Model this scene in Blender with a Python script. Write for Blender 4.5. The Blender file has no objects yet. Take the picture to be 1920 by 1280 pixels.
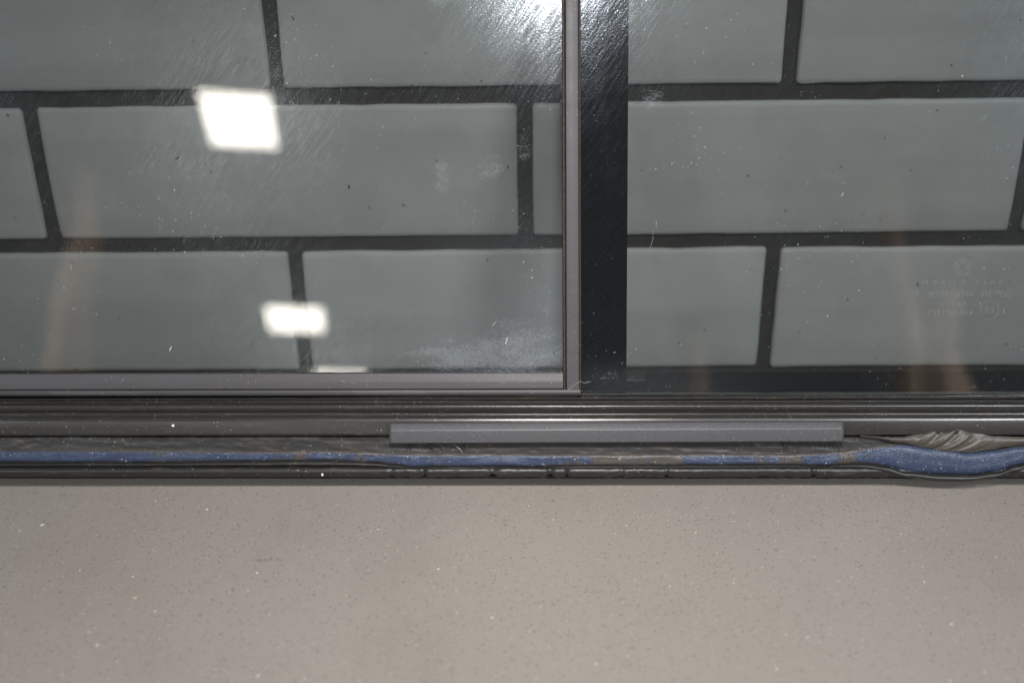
import bpy, bmesh, math, random
from mathutils import Matrix, Vector, noise

MM = 0.001
random.seed(7)
scene = bpy.context.scene
COL = scene.collection
R = math.radians

# ------------------------------------------------------------------ camera
cam_data = bpy.data.cameras.new('camera')
cam = bpy.data.objects.new('camera', cam_data)
COL.objects.link(cam)
cam_data.sensor_width = 36.0
cam_data.lens = 42.0
cam_data.clip_start = 0.01
cam_data.clip_end = 60.0
cam.matrix_world = (Matrix.Translation((0.01107, -0.47794, 0.31187))
                    @ Matrix.Rotation(R(1.2), 4, 'Z')
                    @ Matrix.Rotation(R(90 - 26.5), 4, 'X')
                    @ Matrix.Rotation(R(-0.92), 4, 'Z'))
cam_data.dof.use_dof = True
cam_data.dof.focus_distance = 0.562
cam_data.dof.aperture_fstop = 4.8
scene.camera = cam

# ------------------------------------------------------------------ world: dim, cool room light
world = bpy.data.worlds.new('World')
scene.world = world
world.use_nodes = True
bg = world.node_tree.nodes['Background']
bg.inputs['Color'].default_value = (0.82, 0.92, 1.0, 1)
bg.inputs['Strength'].default_value = 0.22


# ------------------------------------------------------------------ lamps
def area_lamp(name, loc, target, sx, sy, power, colour, spin=0.0):
    d = bpy.data.lights.new(name, 'AREA')
    d.shape = 'RECTANGLE'
    d.size, d.size_y = sx, sy
    d.energy = power
    d.color = colour
    o = bpy.data.objects.new(name, d)
    COL.objects.link(o)
    o.location = loc
    o.rotation_euler = (Vector(target) - Vector(loc)).to_track_quat('-Z', 'Y').to_euler()
    o.rotation_euler.rotate_axis('Z', spin)
    return o


# flash on top of the camera
area_lamp('flash_lamp', (0.036, -0.478, 0.564), (0.02, -0.03, 0.03), 0.060, 0.035, 0.97, (1.0, 0.955, 0.92)).data.spread = R(80)
# strip of ceiling panels behind the photographer, mirrored in the glass
for cx_, cy_, sx_, sy_ in ((-1.150, -3.77, 0.265, 0.50), (-1.500, -6.70, 0.345, 0.56), (-1.50, -8.50, 0.38, 0.66)):
    area_lamp('ceiling_or_fill_lamp', (cx_, cy_, 1.95), (cx_, cy_, 0.0), sx_, sy_, 32 * math.pi * sx_ * sy_, (1.0, 0.95, 0.85), R(-8.5))
# added lamps outside the mirrored field: brighten the rolls and fill the floor shadow
for lx_, ly_, rad_ in ((1.20, -1.80, 120), (2.35, -3.2, 150), (-2.55, -3.2, 130)):
    area_lamp('ceiling_or_fill_lamp', (lx_, ly_, 1.95), (lx_, ly_, 0.0), 0.30, 0.50, rad_ * math.pi * 0.15, (0.92, 0.96, 1.0))

scene.view_settings.view_transform = 'Standard'
scene.view_settings.look = 'None'
scene.view_settings.exposure = -0.2
scene.view_settings.gamma = 1.0
scene.cycles.transparent_max_bounces = 16
scene.cycles.caustics_reflective = False
scene.cycles.use_denoising = True
scene.cycles.max_bounces = 6
scene.cycles.diffuse_bounces = 2
scene.cycles.glossy_bounces = 3


# ------------------------------------------------------------------ node helpers
class NT:
    def __init__(self, name):
        self.m = bpy.data.materials.new(name)
        self.m.use_nodes = True
        self.t = self.m.node_tree
        self.t.nodes.clear()
        self.out = self.t.nodes.new('ShaderNodeOutputMaterial')
        tc = self.t.nodes.new('ShaderNodeTexCoord')
        self.co = tc.outputs['Object']

    def n(self, kind, props=None, **ins):
        nd = self.t.nodes.new(kind)
        for k, v in (props or {}).items():
            setattr(nd, k, v)
        for k, v in ins.items():
            self.set(nd.inputs[k.replace('_', ' ')], v)
        return nd

    def set(self, sock, v):
        if isinstance(v, bpy.types.NodeSocket):
            self.t.links.new(v, sock)
        elif v is not None:
            if hasattr(sock.default_value, '__len__') and len(sock.default_value) == 4 and len(v) == 3:
                v = (*v, 1)
            sock.default_value = v

    def math(self, op, a, b=0.0, c=0.0, clamp=False):
        nd = self.t.nodes.new('ShaderNodeMath')
        nd.operation = op
        nd.use_clamp = clamp
        for i, v in enumerate((a, b, c)):
            self.set(nd.inputs[i], v)
        return nd.outputs[0]

    def mul(self, a, b): return self.math('MULTIPLY', a, b)
    def add(self, a, b, clamp=False): return self.math('ADD', a, b, clamp=clamp)

    def ramp(self, v, lo, hi, a=0.0, b=1.0):
        nd = self.t.nodes.new('ShaderNodeMapRange')
        nd.interpolation_type = 'SMOOTHSTEP'
        for i, q in enumerate((v, lo, hi, a, b)):
            self.set(nd.inputs[i], q)
        return nd.outputs[0]

    def xyz(self, v=None):
        nd = self.t.nodes.new('ShaderNodeSeparateXYZ')
        self.set(nd.inputs[0], v or self.co)
        return nd.outputs

    def mapped(self, scale=(1, 1, 1), rot=(0, 0, 0), loc=(0, 0, 0), v=None):
        nd = self.t.nodes.new('ShaderNodeMapping')
        if any(rot):                       # turn first, then stretch along the turned axes
            pre = self.t.nodes.new('ShaderNodeMapping')
            self.set(pre.inputs['Vector'], v or self.co)
            pre.inputs['Rotation'].default_value = rot
            v, rot = pre.outputs[0], (0, 0, 0)
        self.set(nd.inputs['Vector'], v or self.co)
        nd.inputs['Scale'].default_value = scale
        nd.inputs['Rotation'].default_value = rot
        nd.inputs['Location'].default_value = loc
        return nd.outputs[0]

    def noise(self, scale, detail=3.0, rough=0.55, v=None):
        nd = self.n('ShaderNodeTexNoise', None, Vector=v or self.co, Scale=scale, Detail=detail, Roughness=rough)
        return nd.outputs['Fac']

    def specks(self, scale, size, keep, v=None, soft=0.1):
        """round-ish specks: a fraction `keep` of the cells carries one, radius up to `size` cells"""
        vec = v or self.co
        wob = self.n('ShaderNodeTexNoise', None, Vector=vec, Scale=scale * 1.7, Detail=0.0)
        mx = self.n('ShaderNodeVectorMath', {'operation': 'MULTIPLY_ADD'})
        self.set(mx.inputs[0], wob.outputs['Color'])
        mx.inputs[1].default_value = (0.6 / scale,) * 3
        self.set(mx.inputs[2], vec)
        nd = self.n('ShaderNodeTexVoronoi', None, Vector=mx.outputs[0], Scale=scale)
        sp = self.t.nodes.new('ShaderNodeSeparateColor')
        self.t.links.new(nd.outputs['Color'], sp.inputs[0])
        has = self.math('GREATER_THAN', sp.outputs[0], 1.0 - keep)
        rad = self.mul(self.add(self.mul(sp.outputs[1], 0.8), 0.2), size)
        m = self.ramp(self.math('SUBTRACT', nd.outputs['Distance'], rad), 0.0, soft * size * 2, 1.0, 0.0)
        return self.mul(m, has)

    def mixc(self, f, a, b):
        nd = self.t.nodes.new('ShaderNodeMix')
        nd.data_type = 'RGBA'
        self.set(nd.inputs[0], f)
        self.set(nd.inputs[6], a)
        self.set(nd.inputs[7], b)
        return nd.outputs[2]

    def bump(self, h, strength, dist):
        return self.n('ShaderNodeBump', None, Strength=strength, Distance=dist, Height=h).outputs[0]

    def mixs(self, f, a, b):
        nd = self.t.nodes.new('ShaderNodeMixShader')
        self.set(nd.inputs[0], f)
        self.set(nd.inputs[1], a)
        self.set(nd.inputs[2], b)
        return nd.outputs[0]

    def principled(self, colour, rough, normal=None, spec=0.5, metal=0.0):
        nd = self.n('ShaderNodeBsdfPrincipled', None, Base_Color=colour, Roughness=rough, Metallic=metal)
        nd.inputs['Specular IOR Level'].default_value = spec
        if normal is not None:
            self.set(nd.inputs['Normal'], normal)
        return nd.outputs[0]

    def done(self, sh):
        self.t.links.new(sh, self.out.inputs['Surface'])
        return self.m


# ------------------------------------------------------------------ materials
def mat_floor():
    k = NT('speckled_floor')
    v = k.mapped((1, 1, 1))
    big = k.noise(9.0, 4)
    base = k.mixc(big, (0.300, 0.264, 0.230), (0.348, 0.312, 0.277))
    fine = k.noise(1500, 3)
    base = k.mixc(k.mul(k.ramp(fine, 0.35, 0.7), 0.35), base, (0.30, 0.27, 0.25))
    d1 = k.specks(1250, 0.42, 0.40, v)
    d2 = k.specks(850, 0.36, 0.22, k.mapped((0.75, 1.15, 1), (0, 0, R(-25)), (3.1, 1.7, 0)))
    base = k.mixc(k.mul(d1, 0.42), base, (0.13, 0.115, 0.105))
    base = k.mixc(k.mul(d2, 0.6), base, (0.085, 0.08, 0.085))
    w1 = k.specks(800, 0.3, 0.08, k.mapped((1, 1, 1), loc=(7.1, 2.7, 0)))
    base = k.mixc(k.mul(w1, 0.6), base, (0.62, 0.57, 0.50))
    w2 = k.specks(90, 0.09, 0.035, k.mapped((1, 1.3, 1), loc=(1.1, 9.7, 0)))
    base = k.mixc(k.mul(w2, 0.75), base, (0.72, 0.66, 0.52))
    smudge = k.noise(16, 5, 0.65, k.mapped((1, 0.6, 1), loc=(4, 2, 0)))
    base = k.mixc(k.ramp(smudge, 0.50, 0.72, 0, 0.22), base, (0.22, 0.19, 0.165))
    # pale scuffs
    sc = k.noise(60, 4, 0.6, k.mapped((0.12, 1, 1), (0, 0, R(-40))))
    base = k.mixc(k.ramp(sc, 0.66, 0.80, 0, 0.25), base, (0.55, 0.52, 0.49))
    # rusty scrape
    xs = k.xyz()
    rx = k.math('ABSOLUTE', k.add(xs[0], 0.108))
    ry = k.math('ABSOLUTE', k.add(xs[1], 0.0505))
    rm = k.mul(k.ramp(rx, 0.004, 0.011, 1, 0), k.ramp(ry, 0.0004, 0.0016, 1, 0))
    rm = k.mul(rm, k.ramp(k.noise(900, 2), 0.48, 0.66, 0, 0.75))
    base = k.mixc(rm, base, (0.13, 0.055, 0.02))
    b = k.bump(k.noise(800, 3), 0.25, 0.0004)
    return k.done(k.principled(base, k.add(0.42, k.mul(big, 0.12)), b, 0.35))


def mat_brick():
    k = NT('white_glazed_brick')
    oi = k.n('ShaderNodeObjectInfo')
    mv = k.n('ShaderNodeVectorMath', {'operation': 'MULTIPLY_ADD'})
    k.set(mv.inputs[0], oi.outputs['Location'])
    mv.inputs[1].default_value = (3.7, 3.7, 5.3)
    k.set(mv.inputs[2], k.co)
    v = mv.outputs[0]
    big = k.noise(14, 3, 0.5, v)
    base = k.mixc(big, (0.66, 0.68, 0.68), (0.76, 0.78, 0.78))
    streak = k.noise(14, 3, 0.5, k.mapped((0.12, 1, 4), v=v))
    base = k.mixc(k.ramp(streak, 0.42, 0.70, 0, 0.30), base, (0.5, 0.5, 0.48))
    base = k.mixc(k.mul(oi.outputs['Random'], 0.35), base, (0.52, 0.52, 0.50))
    blot = k.noise(22, 5, 0.65, v)
    base = k.mixc(k.ramp(blot, 0.42, 0.68, 0, 0.30), base, (0.47, 0.48, 0.47))
    base = k.mixc(k.mul(k.ramp(k.noise(9, 2, 0.5, v), 0.4, 0.7), 0.22), base, (0.55, 0.52, 0.48))
    sp = k.math('MAXIMUM', k.specks(110, 0.10, 0.12, v), k.specks(330, 0.16, 0.03, v))
    base = k.mixc(k.mul(sp, 0.8), base, (0.10, 0.09, 0.07))
    b = k.bump(k.noise(35, 3, 0.5, v), 0.25, 0.002)
    return k.done(k.principled(base, 0.38, b, 0.4))


def mat_simple(name, c0, c1, scale, rough, bump=0.3, bdist=0.0004, spec=0.5):
    k = NT(name)
    f = k.noise(scale, 4)
    base = k.mixc(f, c0, c1)
    b = k.bump(k.noise(scale * 2.3, 3), bump, bdist)
    return k.done(k.principled(base, rough, b, spec))


def mat_frame(name, c0, c1, rough, dust=0.5, spec=0.5, streak=True, grime=0.0):
    """dark extruded plastic/metal of the window frame: streaks along its length, dust specks"""
    k = NT(name)
    st = k.noise(240, 4, 0.6, k.mapped((0.04, 1, 1)))
    f = k.noise(30, 4, 0.6)
    base = k.mixc(k.add(k.mul(st, 0.6), k.mul(f, 0.4)), c0, c1)
    d1 = k.specks(1100, 0.34, 0.14)
    d2 = k.specks(330, 0.12, 0.045, k.mapped(loc=(2, 5, 1)))
    cl = k.ramp(k.noise(25, 3), 0.40, 0.62)
    d = k.math('MAXIMUM', k.mul(d1, cl), d2)
    base = k.mixc(k.mul(d, dust * 0.75), base, (0.52, 0.49, 0.46))
    if grime:
        g = k.noise(420, 5, 0.7, k.mapped((0.18, 1, 1)))
        base = k.mixc(k.ramp(g, 0.52, 0.72, 0, grime), base, (0.16, 0.125, 0.09))
    rgh = k.add(rough, k.mul(k.math('SUBTRACT', k.noise(90, 4, 0.6, k.mapped((0.12, 1, 1))), 0.5), 0.25))
    b = k.bump(k.add(k.mul(st, 0.5), k.noise(1400, 2)), 0.20, 0.00007)
    return k.done(k.principled(base, rgh, b, spec))


def mat_clip():
    k = NT('grey_metallic_paint')
    g = k.noise(2200, 2, 0.6)
    base = k.mixc(k.ramp(g, 0.35, 0.65), (0.052, 0.052, 0.056), (0.092, 0.092, 0.099))
    sp = k.specks(1500, 0.33, 0.08)
    base = k.mixc(k.mul(sp, 0.6), base, (0.30, 0.30, 0.32))
    dirt = k.ramp(k.noise(55, 4, 0.6, k.mapped((0.5, 1, 1))), 0.60, 0.72, 0, 0.55)
    base = k.mixc(dirt, base, (0.07, 0.07, 0.07))
    b = k.bump(g, 0.25, 0.00008)
    return k.done(k.principled(base, 0.40, b, 0.5))


def mat_bead():
    """cut adhesive: blue skin in patches over brown-grey residue"""
    k = NT('blue_adhesive')
    at = k.n('ShaderNodeAttribute', {'attribute_name': 'skin'}).outputs['Fac']
    fr = k.noise(900, 4, 0.7, k.mapped((1, 0.55, 1)))
    md = k.noise(160, 3, 0.6)
    m = k.add(at, k.add(k.mul(k.math('SUBTRACT', fr, 0.5), 1.65), k.mul(k.math('SUBTRACT', md, 0.5), 1.3)))
    m = k.ramp(m, 0.40, 0.56)
    blue = k.mixc(k.noise(70, 4), (0.024, 0.034, 0.070), (0.042, 0.060, 0.115))
    blue = k.mixc(k.ramp(k.noise(420, 3), 0.5, 0.75, 0, 0.6), blue, (0.085, 0.12, 0.20))
    tan = k.mixc(k.noise(300, 3, 0.5, k.mapped((0.1, 1, 1))), (0.034, 0.030, 0.027), (0.105, 0.092, 0.081))
    base = k.mixc(m, tan, blue)
    sp = k.specks(1000, 0.30, 0.07)
    base = k.mixc(k.mul(sp, 0.75), base, (0.60, 0.62, 0.66))
    h = k.add(k.mul(m, 0.6), k.noise(1300, 3))
    b = k.bump(h, 0.55, 0.0005)
    return k.done(k.principled(base, 0.33, b, 0.5))


TINT = (0.560, 0.569, 0.566)


def mat_glass(name, dust_spots, haze=1.0):
    """tinted pane: clear transmission, mirror reflection, fine wipe scratches that catch light, dust on top"""
    k = NT(name)
    x, y, z = k.xyz()[0:3]
    # wipe scratches
    s1 = k.noise(1000, 2, 0.65, k.mapped((0.10, 1, 1), (0, 0, R(-55))))
    gr = k.noise(1050, 2, 0.8)
    sc = k.add(k.mul(s1, 0.45), k.mul(gr, 1.1))
    nrm = k.bump(sc, 0.95, 0.000031)
    low = k.noise(15, 3)
    hz = k.mul(k.mul(k.ramp(s1, 0.35, 0.75, 0.4, 1.8), k.ramp(low, 0.3, 0.7, 0.5, 1.4)), 0.023 * haze)
    fres = k.n('ShaderNodeFresnel', None, IOR=1.55).outputs[0]
    clear = k.n('ShaderNodeBsdfTransparent', None, Color=TINT).outputs[0]
    mirror = k.n('ShaderNodeBsdfGlossy', None, Color=(1, 1, 1), Roughness=0.02).outputs[0]
    rough = k.n('ShaderNodeBsdfGlossy', None, Color=(0.78, 0.88, 1), Roughness=0.145, Normal=nrm).outputs[0]
    sh = k.mixs(fres, clear, mirror)
    sh = k.mixs(hz, sh, rough)
    # dust film and specks
    grainy, film = None, None
    for (px, py, sx, sy, amt, grain) in dust_spots:
        ex = k.math('POWER', k.mul(k.math('SUBTRACT', x, px), 1 / sx), 2.0)
        ey = k.math('POWER', k.mul(k.math('SUBTRACT', y, py), 1 / sy), 2.0)
        g = k.mul(k.math('POWER', 2.718, k.mul(k.add(ex, ey), -1.0)), amt)
        if grain:
            grainy = g if grainy is None else k.math('MAXIMUM', grainy, g)
        else:
            film = g if film is None else k.add(film, g)
    crack = k.noise(1250, 2, 0.75, k.mapped((0.6, 1.3, 1)))
    cl = k.noise(110, 3, 0.65, k.mapped((0.5, 1.3, 1)))
    g = k.add(k.mul(grainy, 0.60), k.mul(k.math('SUBTRACT', k.add(k.mul(crack, 1.3), k.mul(cl, 0.8)), 1.05), 0.95))
    film = k.add(film, k.mul(k.ramp(g, 0.33, 0.58), 0.14))
    dn = k.ramp(low, 0.38, 0.66)
    f1 = k.mul(k.mul(k.specks(800, 0.26, 0.10), dn), 0.45)
    f2 = k.mul(k.specks(190, 0.080, 0.05, k.mapped((1.4, 0.7, 1), (0, 0, R(30)), (3, 1, 0))), 0.75)
    film = k.add(k.add(film, f1), f2, clamp=True)
    dif = k.n('ShaderNodeBsdfDiffuse', None, Color=(0.46, 0.50, 0.54)).outputs[0]
    sh = k.mixs(film, sh, dif)
    # dark flecks
    dk = k.specks(85, 0.07, 0.10, k.mapped(loc=(6, 6, 0)))
    sh = k.mixs(k.mul(dk, 0.85), sh, k.n('ShaderNodeBsdfDiffuse', None, Color=(0.04, 0.035, 0.03)).outputs[0])
    return k.done(sh)


def mat_clear_back():
    k = NT('glass_back_face')
    a = k.n('ShaderNodeBsdfTransparent', None, Color=(0.98, 0.99, 0.985)).outputs[0]
    b = k.n('ShaderNodeBsdfGlossy', None, Color=(1, 1, 1), Roughness=0.02).outputs[0]
    return k.done(k.mixs(0.03, a, b))


def mat_glass_edge():
    k = NT('glass_ground_edge')
    return k.done(k.principled((0.03, 0.05, 0.045), 0.35))


def mat_emboss():
    k = NT('etched_lettering')
    a = k.n('ShaderNodeBsdfTransparent', None, Color=(0.93, 0.93, 0.93)).outputs[0]
    b = k.n('ShaderNodeBsdfDiffuse', None, Color=(0.40, 0.38, 0.40)).outputs[0]
    return k.done(k.mixs(0.17, a, b))


M = dict(
    floor=mat_floor(), brick=mat_brick(),
    mortar=mat_simple('dark_mortar', (0.052, 0.046, 0.040), (0.092, 0.083, 0.073), 160, 0.9, 0.6, 0.001, 0.2),
    rubber=mat_simple('black_rubber', (0.007, 0.007, 0.007), (0.016, 0.015, 0.014), 60, 0.75, 0.3, 0.0005, 0.12),
    sash=mat_frame('sash_vinyl', (0.040, 0.038, 0.041), (0.076, 0.072, 0.077), 0.45, 0.55, grime=0.12),
    channel=mat_frame('channel_vinyl', (0.019, 0.0175, 0.0165), (0.040, 0.037, 0.0345), 0.25, 0.45, grime=0.16),
    backing=mat_frame('rough_backing', (0.010, 0.010, 0.010), (0.050, 0.048, 0.048), 0.40, 0.7, grime=0.35),
    seal=mat_frame('lower_rubber', (0.009, 0.009, 0.009), (0.028, 0.027, 0.026), 0.36, 0.5, grime=0.25),
    gasket=mat_frame('brown_gasket', (0.020, 0.014, 0.010), (0.055, 0.041, 0.031), 0.6, 0.3, 0.3, grime=0.45),
    flap=mat_frame('torn_rubber', (0.045, 0.039, 0.033), (0.105, 0.090, 0.074), 0.42, 0.55, grime=0.35),
    clip=mat_clip(), bead=mat_bead(),
    glass_a=mat_glass('tinted_glass_dusty', [
        (-0.010, 0.0585, 0.050, 0.011, 1.0, True), (0.002, 0.066, 0.030, 0.015, 0.75, True), (0.008, 0.085, 0.022, 0.030, 0.42, True),
        (-0.032, 0.143, 0.006, 0.010, 0.85, True), (-0.010, 0.145, 0.012, 0.012, 0.62, True), (0.006, 0.156, 0.006, 0.012, 0.55, True),
        (-0.033, 0.222, 0.008, 0.006, 0.95, True), (0.006, 0.120, 0.012, 0.030, 0.38, True),
        (-0.002, 0.060, 0.035, 0.022, 0.05, False), (0.0, 0.085, 0.045, 0.045, 0.04, False)]),
    glass_b=mat_glass('tinted_glass', [(0.045, 0.049, 0.012, 0.007, 0.5, True), (0.066, 0.178, 0.008, 0.006, 0.8, True), (0.06, 0.045, 0.05, 0.010, 0.03, False)]),
    glass_back=mat_clear_back(), glass_edge=mat_glass_edge(), emboss=mat_emboss(),
    band=mat_simple('black_print', (0.006, 0.006, 0.007), (0.010, 0.010, 0.011), 40, 0.9, 0.05, 0.0002, 0.03),
    white=mat_simple('white_crumb', (0.75, 0.73, 0.70), (0.85, 0.83, 0.80), 400, 0.7),
    lint=mat_simple('pale_lint', (0.50, 0.48, 0.45), (0.62, 0.60, 0.57), 400, 0.8),
    roll=mat_simple('standin_warm_tone', (0.62, 0.43, 0.30), (0.76, 0.56, 0.42), 9, 0.9, 0.5, 0.004, 0.1),
    wire=mat_simple('dark_bristle', (0.012, 0.012, 0.012), (0.03, 0.03, 0.03), 300, 0.5),
)


# ------------------------------------------------------------------ object helpers
def link(name, me, mats=None, parent=None):
    for m in (mats or []):
        me.materials.append(m)
    o = bpy.data.objects.new(name, me)
    COL.objects.link(o)
    o.parent = parent
    return o


def mesh_from(name, verts, faces, smooth=True, sharp=35):
    me = bpy.data.meshes.new(name)
    me.from_pydata(verts, [], faces)
    me.update()
    bm = bmesh.new()
    bm.from_mesh(me)
    bmesh.ops.recalc_face_normals(bm, faces=bm.faces)
    bm.to_mesh(me)
    bm.free()
    if smooth:
        me.polygons.foreach_set('use_smooth', [True] * len(me.polygons))
        me.set_sharp_from_angle(angle=R(sharp))
    return me


def tag(o, label=None, cat=None, group=None, kind=None):
    for k_, v_ in (('label', label), ('category', cat), ('group', group), ('kind', kind)):
        if v_:
            o[k_] = v_
    return o


def lerp_table(tab, x, col=1):
    if x <= tab[0][0]:
        return tab[0][col]
    for a, b in zip(tab, tab[1:]):
        if x <= b[0]:
            t = (x - a[0]) / (b[0] - a[0])
            t = t * t * (3 - 2 * t)
            return a[col] + (b[col] - a[col]) * t
    return tab[-1][col]


def nz(x, y, z=0.0):
    return noise.noise(Vector((x, y, z)))


def extrude(name, loop, x0, x1, nseg, mat, parent, wob=None, closed=True, sharp=35):
    """sweep the (u, v) loop in mm along x; wob(x, i, u, v) -> (u, v) shapes it along the way"""
    V, F = [], []
    n = len(loop)
    for s in range(nseg + 1):
        x = x0 + (x1 - x0) * s / nseg
        for i, (u, v) in enumerate(loop):
            if wob:
                u, v = wob(x, i, u, v)
            V.append((x * MM, u * MM, v * MM))
    for s in range(nseg):
        for i in range(n if closed else n - 1):
            j = (i + 1) % n
            F.append((s * n + i, s * n + j, (s + 1) * n + j, (s + 1) * n + i))
    if closed:
        F.append(tuple(range(n)))
        F.append(tuple(nseg * n + i for i in range(n)))
    return link(name, mesh_from(name, V, F, True, sharp), [mat], parent)


def box_mesh(name, x0, x1, y0, y1, z0, z1, bevel=0.0):
    bm = bmesh.new()
    bmesh.ops.create_cube(bm, size=1)
    for v in bm.verts:
        v.co = Vector(((x0 + x1) / 2 + v.co.x * (x1 - x0), (y0 + y1) / 2 + v.co.y * (y1 - y0), (z0 + z1) / 2 + v.co.z * (z1 - z0))) * MM
    if bevel:
        bmesh.ops.bevel(bm, geom=bm.edges[:], offset=bevel * MM, segments=2, profile=0.5, affect='EDGES')
    me = bpy.data.meshes.new(name)
    bm.to_mesh(me)
    bm.free()
    return me


def tube(name, pts, r, mat, parent=None, sides=6, taper=True):
    pts = [Vector(p) for p in pts]
    V, F = [], []
    for i, p in enumerate(pts):
        d = (pts[min(i + 1, len(pts) - 1)] - pts[max(i - 1, 0)]).normalized()
        a = d.orthogonal().normalized()
        b = d.cross(a)
        rr = r * (0.45 if taper and i in (0, len(pts) - 1) else 1)
        for s in range(sides):
            t = 2 * math.pi * s / sides
            V.append((p + (a * math.cos(t) + b * math.sin(t)) * rr) * MM)
    n = sides
    for i in range(len(pts) - 1):
        for s in range(n):
            F.append((i * n + s, i * n + (s + 1) % n, (i + 1) * n + (s + 1) % n, (i + 1) * n + s))
    F.append(tuple(range(n)))
    F.append(tuple((len(pts) - 1) * n + s for s in range(n)))
    return link(name, mesh_from(name, V, F), [mat], parent)


# ------------------------------------------------------------------ setting: floor
FLOOR = -8.0
me = bpy.data.meshes.new('floor')
me.from_pydata([(-4, -9, FLOOR * MM), (4, -9, FLOOR * MM), (4, 0.6, FLOOR * MM), (-4, 0.6, FLOOR * MM)], [], [(0, 1, 2, 3)])
tag(link('floor', me, [M['floor']]), kind='structure')

# ------------------------------------------------------------------ brick wall behind the window
YW = 112.0
wall = bpy.data.objects.new('brick_wall', None)
COL.objects.link(wall)
wall.location = (0, YW * MM, FLOOR * MM)
tag(wall, 'white painted brick wall with dark recessed joints behind the window', 'wall', kind='thing')


def brick_mesh(w, h, seed):
    """brick with slightly pillowed face, worn edges and rounded corners; front faces -Y"""
    nx, nzv, dep = 26, 9, 45.0
    V, F = [], []

    def edge(t, n):
        if n == nx:
            ts = [0, 0.004, 0.012] + [0.012 + (0.976) * (i + 1) / (nx - 4) for i in range(nx - 5)] + [0.988, 0.996, 1]
        else:
            ts = [0, 0.014, 0.042] + [0.042 + 0.916 * (i + 1) / (n - 4) for i in range(n - 5)] + [0.958, 0.986, 1]
        return ts[t]
    for j in range(nzv + 1):
        for i in range(nx + 1):
            a, b = edge(i, nx), edge(j, nzv)
            x, z = (a - 0.5) * w, (b - 0.5) * h
            dx = min(a, 1 - a) * w
            dz = min(b, 1 - b) * h
            d = min(dx, dz)
            y = -1.0 * (1 - (2 * b - 1) ** 2) - 0.3 * (1 - (2 * a - 1) ** 4)
            y += 0.25 * nz(x * 0.02 + seed * 9, z * 0.05)
            if d < 2.2:
                y += 0.9 * (1 - d / 2.2) ** 2
            if d < 0.1:
                x += 0.55 * nz(x * 0.16, z * 0.16, seed * 3.1)
                z += 0.55 * nz(x * 0.13, z * 0.13, seed * 5.7 + 9)
                if dx < 0.1 and dz < 0.1:
                    x *= 1 - 1.4 / w
                    z *= 1 - 1.4 / h
            V.append((x * MM, y * MM, z * MM))
    n = nx + 1
    for j in range(nzv):
        for i in range(nx):
            F.append((j * n + i, j * n + i + 1, (j + 1) * n + i + 1, (j + 1) * n + i))
    ring = [i for i in range(n)] + [j * n + nx for j in range(1, nzv + 1)] + [nzv * n + i for i in range(nx - 1, -1, -1)] + [j * n for j in range(nzv - 1, 0, -1)]
    k0 = len(V)
    for r in ring:
        x, y, z = V[r]
        V.append((x, dep * MM, z))
    m = len(ring)
    for q in range(m):
        F.append((ring[q], ring[(q + 1) % m], k0 + (q + 1) % m, k0 + q))
    F.append(tuple(k0 + q for q in range(m)))
    return mesh_from('brick', V, F, True, 60)


variants = [brick_mesh(246.4, 70.6, s) for s in range(5)]
for v_ in variants:
    v_.materials.append(M['brick'])
JA = [-624.5, -370.6, -116.8, 138.2, 392.0, 646.0]
JB = [-752.0, -498.4, -244.6, 6.8, 263.4, 517.5, 771.0]
rows = [(36.0 + 8, JA), (115.2 + 8, JB), (195.0 + 8, JA), (274.5 + 8, JB), (354 + 8, JA)]
rng = random.Random(3)
for ri, (zc, joints) in enumerate(rows):
    for j0, j1 in zip(joints, joints[1:]):
        xc = (j0 + j1) / 2
        b = bpy.data.objects.new('brick', variants[rng.randrange(5)])
        COL.objects.link(b)
        b.parent = wall
        b.scale = ((j1 - j0 - 7.8) / 246.4, 1, 1)
        b.location = ((xc + rng.uniform(-.2, .2)) * MM, rng.uniform(-0.25, 0.25) * MM, (zc + rng.uniform(-.2, .2)) * MM)
        b.rotation_euler = (rng.uniform(-.004, .004), rng.uniform(-.0018, .0018), rng.uniform(-.002, .002))
# mortar: one recessed bed with uneven surface
V, F = [], []
NX, NZ = 160, 44
for j in range(NZ + 1):
    for i in range(NX + 1):
        x, z = -760 + 1540 * i / NX, 0.2 + 400 * j / NZ
        V.append((x * MM, (2.6 + 0.5 * nz(x * .05, z * .05)) * MM, z * MM))
for j in range(NZ):
    for i in range(NX):
        a = j * (NX + 1) + i
        F.append((a, a + 1, a + NX + 2, a + NX + 1))
link('mortar', mesh_from('mortar', V, F), [M['mortar']], wall)

# ------------------------------------------------------------------ black mat on the floor between window and wall
def wavy_slab(name, x0, x1, y0, y1, z0, z1, amp, n=60, seed=0.0):
    V, F = [], []
    prof = [(y0, z0), (y0, z1 - .4), (y0 + .5, z1), (y1 - .5, z1), (y1, z1 - .4), (y1, z0)]
    for s in range(n + 1):
        x = x0 + (x1 - x0) * s / n
        for i, (y, z) in enumerate(prof):
            if i in (1, 2, 3, 4):
                z += amp * nz(x * .02, i * .3, seed)
            if i < 3:
                y += amp * 2 * nz(x * .011, 4.2, seed)
            V.append((x * MM, y * MM, z * MM))
    m = len(prof)
    for s in range(n):
        for i in range(m):
            j = (i + 1) % m
            F.append((s * m + i, s * m + j, (s + 1) * m + j, (s + 1) * m + i))
    F += [tuple(range(m)), tuple(n * m + i for i in range(m))]
    return mesh_from(name, V, F)


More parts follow.
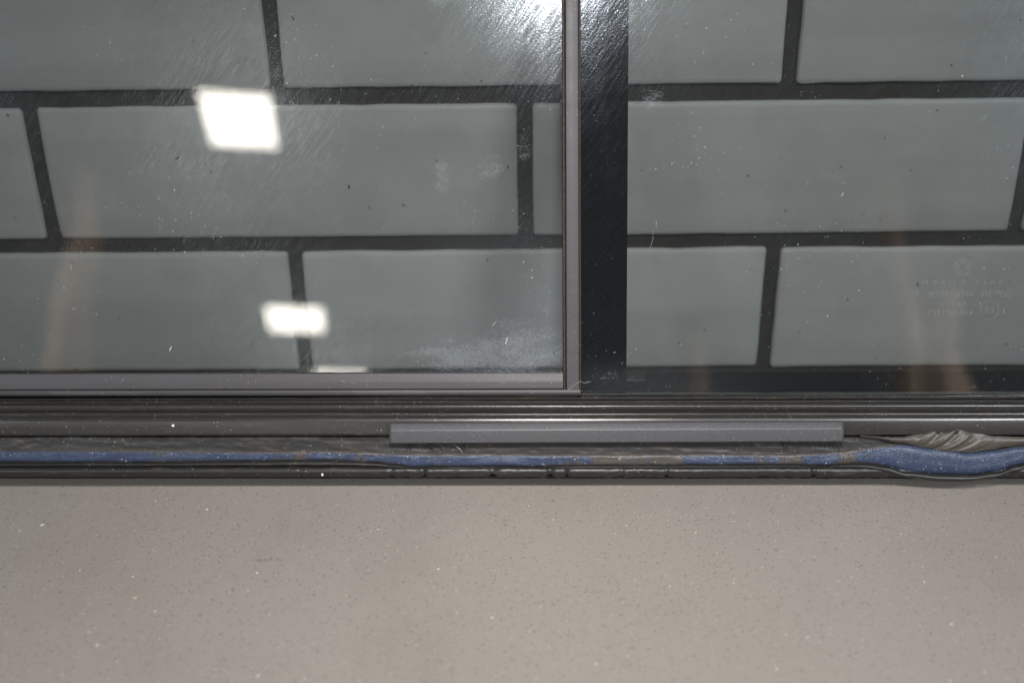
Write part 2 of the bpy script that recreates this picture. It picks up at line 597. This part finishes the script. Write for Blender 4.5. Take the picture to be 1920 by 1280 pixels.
mat_o = link('rubber_mat', wavy_slab('rubber_mat', -700, 700, 34, 110.5, FLOOR + 0.05, FLOOR + 1.6, 0.15), [M['rubber']])
tag(mat_o, 'thin dark rubber mat on the floor between window and brick wall', 'mat')
bar_o = link('rubber_bar', wavy_slab('rubber_bar', 73, 640, 88, 108.5, FLOOR + 1.8, -0.3, 0.5, 80, 4.0), [M['rubber']])
tag(bar_o, 'low black rubber bar lying along the foot of the wall behind the right pane', 'bar')

# ------------------------------------------------------------------ the window
LEAN, TWIST = R(20.5), R(0.27)
win = bpy.data.objects.new('sliding_window', None)
COL.objects.link(win)
ux = Vector((1, 0, 0))
uu = Vector((0, math.sin(LEAN), math.cos(LEAN)))
un = ux.cross(uu)
mw = Matrix((ux, uu, un)).transposed().to_4x4()
win.matrix_world = mw @ Matrix.Rotation(-TWIST, 4, 'Z')
tag(win, 'tinted vehicle sliding window in dark frame leaning against the brick wall', 'window', kind='thing')
XL, XR, HT = -430.0, 430.0, 296.0

sash = bpy.data.objects.new('sash', None)
COL.objects.link(sash)
sash.parent = win

# --- sash rail (upper part ends at the stile, lower lip runs under it)
rail = [(51.3, -3), (51.35, 1.2), (51.2, 1.45), (47.6, 2.2), (47.2, 2.25), (44.3, 2.35), (44.05, 2.1), (43.85, 0.8), (43.8, -3)]


def w_rail(x, i, u, v):
    return u + 0.10 * nz(x * .01, i * .1, 3), v + 0.08 * nz(x * .02, i * .2, 8)


extrude('rail', rail, XL, 24.1, 160, M['sash'], sash, w_rail)
lip = [(43.72, -3), (43.72, 1.9), (43.5, 2.35), (42.5, 2.8), (41.5, 2.6), (41.1, 2.2), (40.75, 1.2), (40.7, -3)]
extrude('rail_lip', lip, XL, 32.1, 160, M['sash'], sash, w_rail)
# --- sash stile
stile = [(25.75, -3), (25.75, 1.9), (26.0, 2.35), (27.2, 2.5), (30.8, 2.5), (31.5, 2.2), (31.65, 1.7), (31.65, -3)]


def vstrip(name, loop, u0, u1, n, mat, parent, wob=None):
    V, F = [], []
    m = len(loop)
    for s in range(n + 1):
        u = u0 + (u1 - u0) * s / n
        for i, (x, v) in enumerate(loop):
            if wob:
                x, v = wob(u, i, x, v)
            V.append((x * MM, u * MM, v * MM))
    for s in range(n):
        for i in range(m):
            j = (i + 1) % m
            F.append((s * m + i, s * m + j, (s + 1) * m + j, (s + 1) * m + i))
    F += [tuple(range(m)), tuple(n * m + i for i in range(m))]
    return link(name, mesh_from(name, V, F), [mat], parent)


def w_st(u, i, x, v):
    return x - 0.0038 * max(0, u - 44) + 0.05 * nz(u * .03, i, 2), v


vstrip('stile', stile, 43.8, HT - 12, 60, M['sash'], sash, w_st)
groove = [(24.15, -3), (24.2, 0.2), (24.5, 0.75), (25.3, 0.7), (25.7, 0.3), (25.7, -3)]
vstrip('gasket', groove, 43.9, HT - 12, 120, M['gasket'], sash,
       lambda u, i, x, v: (w_st(u, i, x, v)[0] + (0.18 * nz(u * .4, i, 1) if i in (1, 2) else 0), v + 0.15 * nz(u * .3, i * .4, 6)))
edge = [(31.7, -3), (31.7, 1.0), (32.0, 1.3), (32.5, 1.2), (32.75, 0.5), (32.75, -1.9)]
vstrip('edge_seal', edge, 40.75, HT - 12, 120, M['gasket'], sash,
       lambda u, i, x, v: (w_st(u, i, x, v)[0] + 0.06 * nz(u * .3, i, 7), v))


# --- glass panes
def pane(name, x0, x1, u0, u1, vf, th, front, parent):
    me_ = box_mesh(name, x0, x1, u0, u1, vf - th, vf)
    o = link(name, me_, [front, M['glass_back'], M['glass_edge']], parent)
    for p in me_.polygons:
        p.material_index = 0 if p.normal.z > .5 else 1 if p.normal.z < -.5 else 2
    return o


glass_l = pane('glass', XL + 6, 24.6, 45.0, HT - 8, -0.9, 4.0, M['glass_a'], sash)
glass_r = pane('glass_pane', 32.2, XR - 6, 41.2, HT - 8, -2.0, 4.0, M['glass_b'], win)
link('black_band', box_mesh('black_band', 31.0, 54.4, 40.5, HT - 10, -7.4, -6.15, 0.1), [M['band']], win)
link('pane_foot_seal', box_mesh('pane_foot_seal', 32.9, XR - 6, 40.4, 41.15, -6, -1.2, 0.15), [M['channel']], win)

# --- lower frame channel
ltab = [(-430, -.9), (-243, -.9), (-150, -.75), (-90, -.5), (-40, -.15), (10, .05), (60, .02), (110, .25), (150, .42), (200, .15), (245, .4), (430, .3)]
chan_lip = [(40.35, -3), (40.4, 0.9), (40.2, 1.5), (39.75, 1.95), (39.25, 1.9), (38.8, 1.4), (38.6, 0.3), (38.55, -3)]
extrude('seal_lip', chan_lip, XL, XR, 240, M['channel'], win,
        lambda x, i, u, v: (u + (lerp_table(ltab, x) - .35 if i in (0, 1, 2, 3) else 0.6 * (lerp_table(ltab, x) - .35)) + 0.06 * nz(x * .05, i, 5), v + 0.25 * nz(x * .012, 2, 9)))
chan = [(38.3, -3), (38.3, .75), (37.5, .8), (37.3, 1.6), (37.1, 2.7), (36.75, 3.5), (36.2, 3.95), (35.5, 4.0), (34.8, 3.8), (33.9, 3.0),
        (33.1, 2.05), (32.4, 1.65), (31.7, 1.8), (31.1, 2.5), (30.6, 3.3), (29.9, 3.75), (28.5, 3.95), (23.4, 4.6), (22.8, 4.55), (22.5, 4.2), (22.2, 3.2), (20.95, 1.0), (20.8, -3)]


def w_chan(x, i, u, v):
    return u + 0.10 * nz(x * .012, u * .05, 1) + 0.04 * nz(x * .12, u, 2), v + 0.14 * nz(x * .02, u * .15, 4)


extrude('channel', chan, XL, XR, 300, M['channel'], win, w_chan, sharp=50)
link('rear_flange', box_mesh('rear_flange', XL, XR, 3.1, 40.2, -8.0, -3.05, 0.3), [M['rubber']], win)

# --- rough backing strip with cut residue
NU = 12
V, F = [], []
NXB = 620
for s in range(NXB + 1):
    x = XL + (XR - XL) * s / NXB
    for i in range(NU + 1):
        u = 20.9 - 8.6 * i / NU
        v = 1.05 + 0.35 * nz(x * .03, u * .5, 3) + 0.28 * nz(x * .25, u * .9, 5) + 0.2 * nz(x * .9, u * 1.8, 8)
        if -25 < x < 28 and 17.2 < u < 20.5:        # shiny smear under the clip
            v += 0.7 * (1 - abs(u - 19) / 1.8) * min(1, (x + 25) / 4, (28 - x) / 10)
        V.append((x * MM, u * MM, v * MM))
for s in range(NXB):
    for i in range(NU):
        a = s * (NU + 1) + i
        F.append((a, a + 1, a + NU + 2, a + NU + 1))
link('residue_strip', mesh_from('residue_strip', V, F, True, 60), [M['backing']], win)

# --- adhesive bead: (x, top u, bottom u, blue skin amount)
BEAD = [(-430, 14.4, 9.3, .75), (-253, 14.45, 9.3, .75), (-243, 14.45, 9.3, .75), (-192, 14.43, 9.29, .82), (-178, 14.4, 9.3, .6), (-160, 14.2, 9.4, .5),
        (-141, 13.9, 9.79, .72), (-121, 13.64, 10.0, .62), (-108, 13.7, 10.1, .45), (-101, 13.8, 10.2, .35), (-90, 13.88, 10.2, .62), (-75, 13.5, 9.8, .45), (-65, 13.11, 9.27, .42),
        (-56, 12.9, 8.2, .72), (-47, 12.59, 7.21, .85), (-35, 12.5, 7.3, .6), (-22, 12.4, 7.4, .62), (-2, 12.32, 7.46, .82), (10, 12.32, 7.21, .85), (22, 12.2, 7.6, .5), (33, 12.1, 7.8, .58), (42, 12.05, 7.97, .2),
        (75, 12.2, 7.96, .16), (88, 12.3, 7.96, .65), (97, 12.3, 7.96, .82), (112, 12.2, 8.1, .62), (122, 12.03, 8.21, .45), (132, 12.2, 8.1, .25), (140, 12.6, 7.8, .6), (147, 12.79, 7.7, .72), (156, 13.5, 8.5, .25),
        (160, 14.2, 8.7, .3), (166, 15.4, 8.72, .62), (175, 17.1, 7.7, .62), (185, 17.3, 5.1, .85), (200, 15.81, 3.9, 1.05), (215, 13.9, 3.62, 1.05), (227, 15.04, 5.15, 1.05), (236, 16.56, 8.2, 1.0),
        (244, 17.31, 10.5, 1.0), (262, 17.0, 11, .9), (300, 14.4, 9.3, .7), (430, 14.4, 9.3, .7)]
ND = 14
V, F, A = [], [], []
NXC = 640
for s in range(NXC + 1):
    x = XL + (XR - XL) * s / NXC
    t0, b0, sk = (lerp_table(BEAD, x, c) for c in (1, 2, 3))
    bulge = min(1, max(0, (x - 160) / 30)) * min(1, max(0, (285 - x) / 30))
    t1 = t0 + 0.9 - 0.6 * bulge + 0.25 * nz(x * .12, 3)
    b1 = b0 - 0.5 + 0.25 * nz(x * .1, 7)
    for i in range(ND + 1):
        q = i / ND
        u = t1 + (b1 - t1) * q
        dome = 1 - (2 * q - 1) ** 4
        v = 1.0 + 1.6 * bulge + (1.15 + 0.9 * bulge) * dome + 0.30 * nz(x * .08, q * 2, 2) * dome + 0.12 * nz(x * .6, q * 5, 4)
        V.append((x * MM, u * MM, v * MM))
        inside = min(1, max(0, min((t0 - u) / 0.6 + .25, (u - b0) / 0.8 + .25)))
        A.append((sk + (0.15 if sk > .4 else 0.0)) * inside)
for s in range(NXC):
    for i in range(ND):
        a = s * (ND + 1) + i
        F.append((a, a + 1, a + ND + 2, a + ND + 1))
me = mesh_from('adhesive_bead', V, F, True, 60)
at = me.attributes.new('skin', 'FLOAT', 'POINT')
at.data.foreach_set('value', A)
tag(link('adhesive_bead', me, [M['bead']], win), 'cut blue adhesive bead with worn brown patches')

# --- dark lip under the bead; follows its bulge at the right
LOW = [(-430, 6.95), (-66, 6.95), (-50, 6.2), (-40, 6.0), (60, 6.3), (150, 6.5), (160.3, 6.3), (170.3, 5.2), (185.4, 2.4), (200.4, .5), (210.3, .25), (222.7, 1.5), (235, 5.0), (244.8, 7.9), (300, 6.95), (430, 6.95)]
V, F = [], []
NL = 8
for s in range(NXC + 1):
    x = XL + (XR - XL) * s / NXC
    b0 = lerp_table(BEAD, x, 2) - 0.2
    lo = lerp_table(LOW, x)
    lo = min(lo, b0 - 0.8)
    for i in range(NL + 1):
        q = i / NL
        u = b0 + (lo - b0) * q + 0.1 * nz(x * .08, i * .3, 6)
        v = 1.5 + 1.6 * math.sin(math.pi * min(1, q * 1.02)) ** 0.7 if q < .98 else -0.5
        bl = min(1, max(0, (x - 165) / 18)) * min(1, max(0, (262 - x) / 18))
        V.append((x * MM, (u - 0.5 * bl * q) * MM, (v + 2.0 * bl * (1 if q < .98 else 0) + .1 * nz(x * .2, q, 5)) * MM))
for s in range(NXC):
    for i in range(NL):
        a = s * (NL + 1) + i
        F.append((a, a + 1, a + NL + 2, a + NL + 1))
link('bead_lip', mesh_from('bead_lip', V, F, True, 60), [M['seal']], win)

# --- lower rubber seal with nicks
low = [(7.2, -3), (7.1, 0.6), (6.8, 1.7), (6.2, 2.6), (5.3, 3.1), (4.2, 3.15), (3.3, 2.7), (2.4, 2.0), (1.7, 1.0), (1.35, -0.6), (1.7, -3)]
nicks = [(-57, 1.2, .8), (-100, .7, .6), (-41, .8, .9), (-9, 2.6, 1.2), (18, 2.2, 1.0), (26, 1.2, 1.1), (52, 1.0, .9), (73, 1.1, 1.2), (142, 1.4, 1.3), (121, 3.2, .5)]


def w_low(x, i, u, v):
    u += 0.10 * nz(x * .03, 1, 1)
    v += 0.12 * nz(x * .06, i * .3, 3)
    if x > -58:
        u += 0.5 * nz(x * .25, 4, 2) * (1 if i > 4 else .3)
        v += 0.25 * nz(x * .35, i * .4, 7)
    for nx_, wd, dp in nicks:
        d = abs(x - nx_) / wd
        if d < 1 and 2 <= i <= 9:
            v -= dp * (1 - d)
            if i >= 6:
                u += 0.55 * dp * (1 - d)
    return u, v


extrude('lower_seal', low, XL, XR, 900, M['seal'], win, w_low, sharp=60)

extrude('underside_shade', [(2.0, -3), (2.0, 1.05), (1.6, 1.15), (1.0, 0.7), (0.75, -0.6), (0.8, -3)], XL, XR, 400, M['rubber'], win,  # added black strip: paints in the shade under the seal's overhang
        lambda x, i, u, v: (u + 0.18 * nz(x * .05, 2, 3) + (0.3 * nz(x * .3, 5, 1) if x > -58 else 0), v))

# --- outer frame out of view: top and side rails, feet that carry it
fr = [(-2.0, -8), (-2.0, 3.2), (-1.0, 4.2), (14, 4.2), (15, 3.2), (15, -8)]
extrude('top_rail', [(HT - 13 + a, b) for a, b in fr], XL - 14, XR + 14, 40, M['channel'], win)
vstrip('side_rail', [(XR - 4 + a, b) for a, b in fr], 1.0, HT - 15.2, 30, M['channel'], win)
vstrip('side_rail', [(XL - 9 + a, b) for a, b in fr], 1.0, HT - 15.2, 30, M['channel'], win)

# --- metallic clip across the channel
clip_loop = [(28.75, 4.3), (28.8, 5.2), (28.55, 5.7), (25.95, 7.45), (25.7, 7.55), (25.4, 7.6), (20.1, 7.35), (19.75, 7.1), (19.6, 6.6), (19.6, 3.4), (22.2, 3.4), (22.6, 4.9)]
clip_o = extrude('clip', clip_loop, -57.0, 154.0, 422, M['clip'], win,
                 lambda x, i, u, v: (u + 0.45 + (x - 48) * 0.0035 - .35 + 0.03 * nz(x * .05, i, 3), v + (1.2 if 1 <= i <= 8 else 0) - 0.7 * max(0, 1 - min(x + 57, 154 - x) / 0.9) * (1 if 1 <= i <= 8 else 0) + 0.12 * nz(x * .03, 1, 2)), sharp=25)
tag(clip_o, 'grey metallic painted clip bar')
# frayed bristles under both ends of the clip
rb = random.Random(11)
for cx0, cnt, sp in ((-38, 9, 14), (140, 8, 13)):
    for q in range(cnt):
        x = cx0 + rb.uniform(-sp, sp)
        dx = rb.uniform(-2.6, 2.6)
        tube('bristle', [(x, 20.4, 5.0), (x + dx * .4, 18.0, 4.2), (x + dx, 15.2 + rb.uniform(-.9, .9), 2.4)], rb.uniform(.18, .34), M['wire'], win, 5)

# --- torn flap of rubber folded over the bead at the right
FT = [(163, 21.9), (166.7, 21.87), (181.5, 21.61), (191.4, 23.0), (197.5, 24.3), (202.5, 23.7), (208.6, 24.86), (216, 23.35), (225.9, 21.9), (238.3, 21.58), (250, 21.3), (275, 19.6)]
FB = [(163, 21.7), (166.7, 21.3), (181.6, 18.58), (191.6, 16.56), (202.8, 14.79), (213.9, 14.03), (223.7, 15.29), (231.1, 16.8), (238.4, 17.55), (250, 18.05), (275, 19.0)]
NXF, NUF = 150, 34
V, F = [], []
for s in range(NXF + 1):
    x = 163 + 112 * s / NXF
    t1, b1 = lerp_table(FT, x) + 0.22 * nz(x * .5, 1), lerp_table(FB, x)
    for i in range(NUF + 1):
        q = i / NUF
        u = t1 + (b1 - t1) * q
        ph = (x - 196) - (u - 19) * 1.5 + 0.10 * (u - 19) ** 2
        env = math.exp(-((x - 204) / 15.0) ** 2)
        fold = (math.sin(ph * 0.62 + 1.2 * nz(x * .06, u * .1)) + 0.4 * math.sin(ph * 1.5 + 1)) * 0.8 * env * math.sin(math.pi * min(1, max(0, q))) ** 0.5
        ends = min(1, (x - 163) / 10, (275 - x) / 25)
        v = 3.2 + ends * (1.9 * math.sin(math.pi * (0.15 + 0.8 * q)) + 0.4) + fold + 0.1 * nz(x * .3, u * .5, 2)
        V.append((x * MM, u * MM, v * MM))
for s in range(NXF):
    for i in range(NUF):
        a = s * (NUF + 1) + i
        F.append((a, a + 1, a + NUF + 2, a + NUF + 1))
fo = link('torn_flap', mesh_from('torn_flap', V, F, True, 80), [M['flap']], win)
sol = fo.modifiers.new('thickness', 'SOLIDIFY')
sol.thickness = 0.0006
sol.offset = -1
fo['label'] = 'torn rubber flap with diagonal folds'


# --- lettering etched in the right pane, read from behind (mirrored)
def text_mesh(name, body, x_centre, u_base, height, width, parent):
    cu = bpy.data.curves.new(name, 'FONT')
    cu.body = body
    cu.align_x = 'CENTER'
    cu.size = 1.0
    tmp = bpy.data.objects.new(name, cu)
    COL.objects.link(tmp)
    dg = bpy.context.evaluated_depsgraph_get()
    me_ = bpy.data.meshes.new_from_object(tmp.evaluated_get(dg))
    bpy.data.objects.remove(tmp)
    xs = [v.co.x for v in me_.vertices]
    ys = [v.co.y for v in me_.vertices]
    w_, h_ = max(xs) - min(xs), max(ys) - min(ys)
    cx_, y0_ = (max(xs) + min(xs)) / 2, min(ys)
    for v in me_.vertices:
        v.co = Vector(((x_centre - (v.co.x - cx_) / w_ * width) * MM, (u_base + (v.co.y - y0_) / h_ * height) * MM, -1.96 * MM))
    me_.name = name
    me_.materials.clear()
    return link(name, me_, [M['emboss']], parent)


def strip_poly(pts, w, closed=True):
    V, F = [], []
    n = len(pts)
    for i in range(n if closed else n - 1):
        a, b = Vector(pts[i]), Vector(pts[(i + 1) % n])
        d = (b - a).normalized()
        p = Vector((-d.y, d.x)) * w / 2
        k0 = len(V)
        for q in (a - p, b - p, b + p, a + p):
            V.append((q.x * MM, q.y * MM, -1.95 * MM))
        F.append((k0, k0 + 1, k0 + 2, k0 + 3))
    return V, F


text_mesh('lettering', 'S A F E   G U A R D', 209.6, 92.2, 2.1, 37.5, glass_r)
text_mesh('lettering', 'DOT-376   APTC   M1L86    D', 209.5, 86.3, 2.9, 45.6, glass_r)
text_mesh('lettering', 'AS3', 208.9, 82.0, 2.5, 6.8, glass_r)
text_mesh('lettering', '43R-001373', 204.9, 77.6, 2.9, 21.0, glass_r)
text_mesh('lettering', 'E2', 222.7, 78.9, 2.7, 4.2, glass_r)
text_mesh('lettering', '1', 229.2, 78.6, 2.6, 0.7, glass_r)
ring = [(222.7 + 4.2 * math.cos(t * math.pi / 24), 80.2 + 4.2 * math.sin(t * math.pi / 24)) for t in range(48)]
V, F = strip_poly(ring, 0.34)
link('approval_ring', mesh_from('approval_ring', V, F, False), [M['emboss']], glass_r)
V, F = [], []
pc, pr = Vector((209.6, 100.2)), 4.4
pv = [pc + Vector((math.sin(2 * math.pi * i / 5), math.cos(2 * math.pi * i / 5))) * pr for i in range(5)]
pn = [pc + Vector((math.sin(2 * math.pi * (i + .5) / 5), math.cos(2 * math.pi * (i + .5) / 5))) * pr * 0.30 for i in range(5)]
for i in range(5):
    tri = [pv[i], pv[(i + 1) % 5], pn[i]]
    cc = sum(tri, Vector((0, 0))) / 3
    v2, f2 = strip_poly([tuple(cc + (p - cc) * 0.84) for p in tri], 0.32)
    F += [tuple(a + len(V) for a in f) for f in f2]
    V += v2
link('star_emblem', mesh_from('star_emblem', V, F, False), [M['emboss']], glass_r)

# ------------------------------------------------------------------ small loose things
def crumb_mesh(r, seed, flat=0.7):
    bm = bmesh.new()
    bmesh.ops.create_icosphere(bm, subdivisions=2, radius=r * MM)
    for v in bm.verts:
        v.co *= 1 + 0.45 * noise.noise(v.co / (r * MM) * 1.3 + Vector((seed, seed * 2, 0)))
        v.co.z *= flat
    me_ = bpy.data.meshes.new('crumb')
    bm.to_mesh(me_)
    bm.free()
    me_.materials.append(M['white'])
    return me_


def wpt(x, u, v):
    return win.matrix_world @ (Vector((x, u, v)) * MM)


c1 = link('paint_crumb', crumb_mesh(0.8, 3))
c1.location = wpt(-159.4, 27.2, 4.6)
tag(c1, 'tiny white crumb stuck on the dark frame face at the left', 'crumb')
c2 = link('foam_crumb', crumb_mesh(0.55, 8, 1.3))
c2.location = wpt(-89.6, 3.4, 3.4)
tag(c2, 'ragged white foam crumb hanging on the lower rubber edge', 'crumb')

for nm, lab, pts, r in (
        ('lint_fibre', 'fine white hair on the right pane near the black band', [(63.5, 108.5, -1.7), (65.2, 111, -1.2), (65.9, 114, -1.2), (66.1, 117.5, -1.7)], .07),
        ('lint_fibre', 'pale kinked fibre across the lower corner of the sliding sash', [(27.4, 44.6, 2.8), (30.2, 46.6, 3.0), (32.4, 47.6, 2.4), (34.2, 46.3, -1.2), (37.4, 47.0, -1.4)], .10),
        ('lint_fibre', 'short white thread on the left pane above the dust patch', [(-9.0, 73.2, -.6), (-8.0, 74.4, -.5), (-7.2, 75.4, -.6)], .16),
        ('lint_fibre', 'pale fibre under the clip bar at its left half', [(-27, 17.6, 2.6), (-24.5, 15.6, 3.0), (-22.8, 13.2, 3.4)], .2),
        ('lint_fibre', 'short pale thread standing on the right pane beside the brick joint', [(67.3, 119.2, -1.7), (67.5, 120.6, -1.4), (67.3, 122.4, -1.7)], .13)):
    o = tube(nm, [wpt(*p) / MM for p in pts], r * 0.6, M['lint'])
    tag(o, lab, 'lint', 'loose fibres on the window')

# rolls added out of view; their warm mirror images stand in for skin reflections
def roll_mesh(r, h, seed, taper, lean):
    V, F = [], []
    n, m = 28, 40
    for j in range(m + 1):
        q = j / m
        cx_, cy_ = 60 * nz(q * 3.1, seed) + 90 * lean * q * q, 30 * nz(q * 2.5, seed + 4)
        for i in range(n):
            a = 2 * math.pi * i / n
            rr = r * (1 - 0.75 * max(0, q - .45) / .55 * taper) * (1 + 0.35 * nz(math.cos(a) * 1.2, math.sin(a) * 1.2, q * 6 + seed) + 0.12 * math.sin(4 * a + q * 12 + seed))
            z = q * (h + 45 * nz(math.cos(a), math.sin(a), seed + 7))
            V.append(((cx_ + rr * math.cos(a)) * MM, (cy_ + rr * math.sin(a)) * MM, z * MM))
    for j in range(m):
        for i in range(n):
            F.append((j * n + i, j * n + (i + 1) % n, (j + 1) * n + (i + 1) % n, (j + 1) * n + i))
    V.append((0, 0, 0))
    V.append((0, 0, (h - 20) * MM))
    for i in range(n):
        F.append((i, (i + 1) % n, len(V) - 2))
        F.append((m * n + i, m * n + (i + 1) % n, len(V) - 1))
    return mesh_from('reflection_standin', V, F, True, 60)


for lab, x, y, r, h, sd, tp, ln in (
        ('added tall warm roll standing in for a pale skin reflection at the far left', -1.80, -3.9, 95, 1800, 1.3, 0.8, 0.2),
        ('added broad warm roll standing in for a skin reflection low in the right pane', 1.48, -3.75, 115, 1230, 5.1, 1.0, 0.9),
        ('added narrow warm roll standing in for a skin reflection at the bottom middle', 0.55, -3.75, 75, 1060, 9.4, 1.0, 0.8),
        ('added tall beige roll standing in for a faint reflection high in the right pane', 1.55, -4.3, 60, 2300, 14.2, 0.5, 0.3)):
    o = link('reflection_standin', roll_mesh(r, h, sd, tp, ln), [M['roll']])
    o.location = (x, y, FLOOR * MM)
    tag(o, lab, 'roll', 'added rolls standing in for skin reflections')

# crumbs of grit on the floor, too many and too small to tell apart
rg = random.Random(21)
bm = bmesh.new()
for q in range(120):
    x, y = rg.uniform(-290, 290), rg.uniform(-190, -4)
    r = rg.choice((.2, .25, .3, .35, .5)) * rg.uniform(.7, 1.2)
    g = bmesh.ops.create_icosphere(bm, subdivisions=1, radius=r * MM)
    ax, rot = rg.uniform(.8, 2.4), rg.uniform(0, 6.3)
    for v in g['verts']:
        v.co = Vector((v.co.x * ax, v.co.y, v.co.z * .6))
        v.co.rotate(Matrix.Rotation(rot, 3, 'Z'))
        v.co += Vector((x, y, FLOOR + r * .3)) * MM
me = bpy.data.meshes.new('floor_grit')
bm.to_mesh(me)
bm.free()
tag(link('floor_grit', me, [M['lint']]), 'tiny pale grit scattered over the speckled floor', 'grit', kind='stuff')
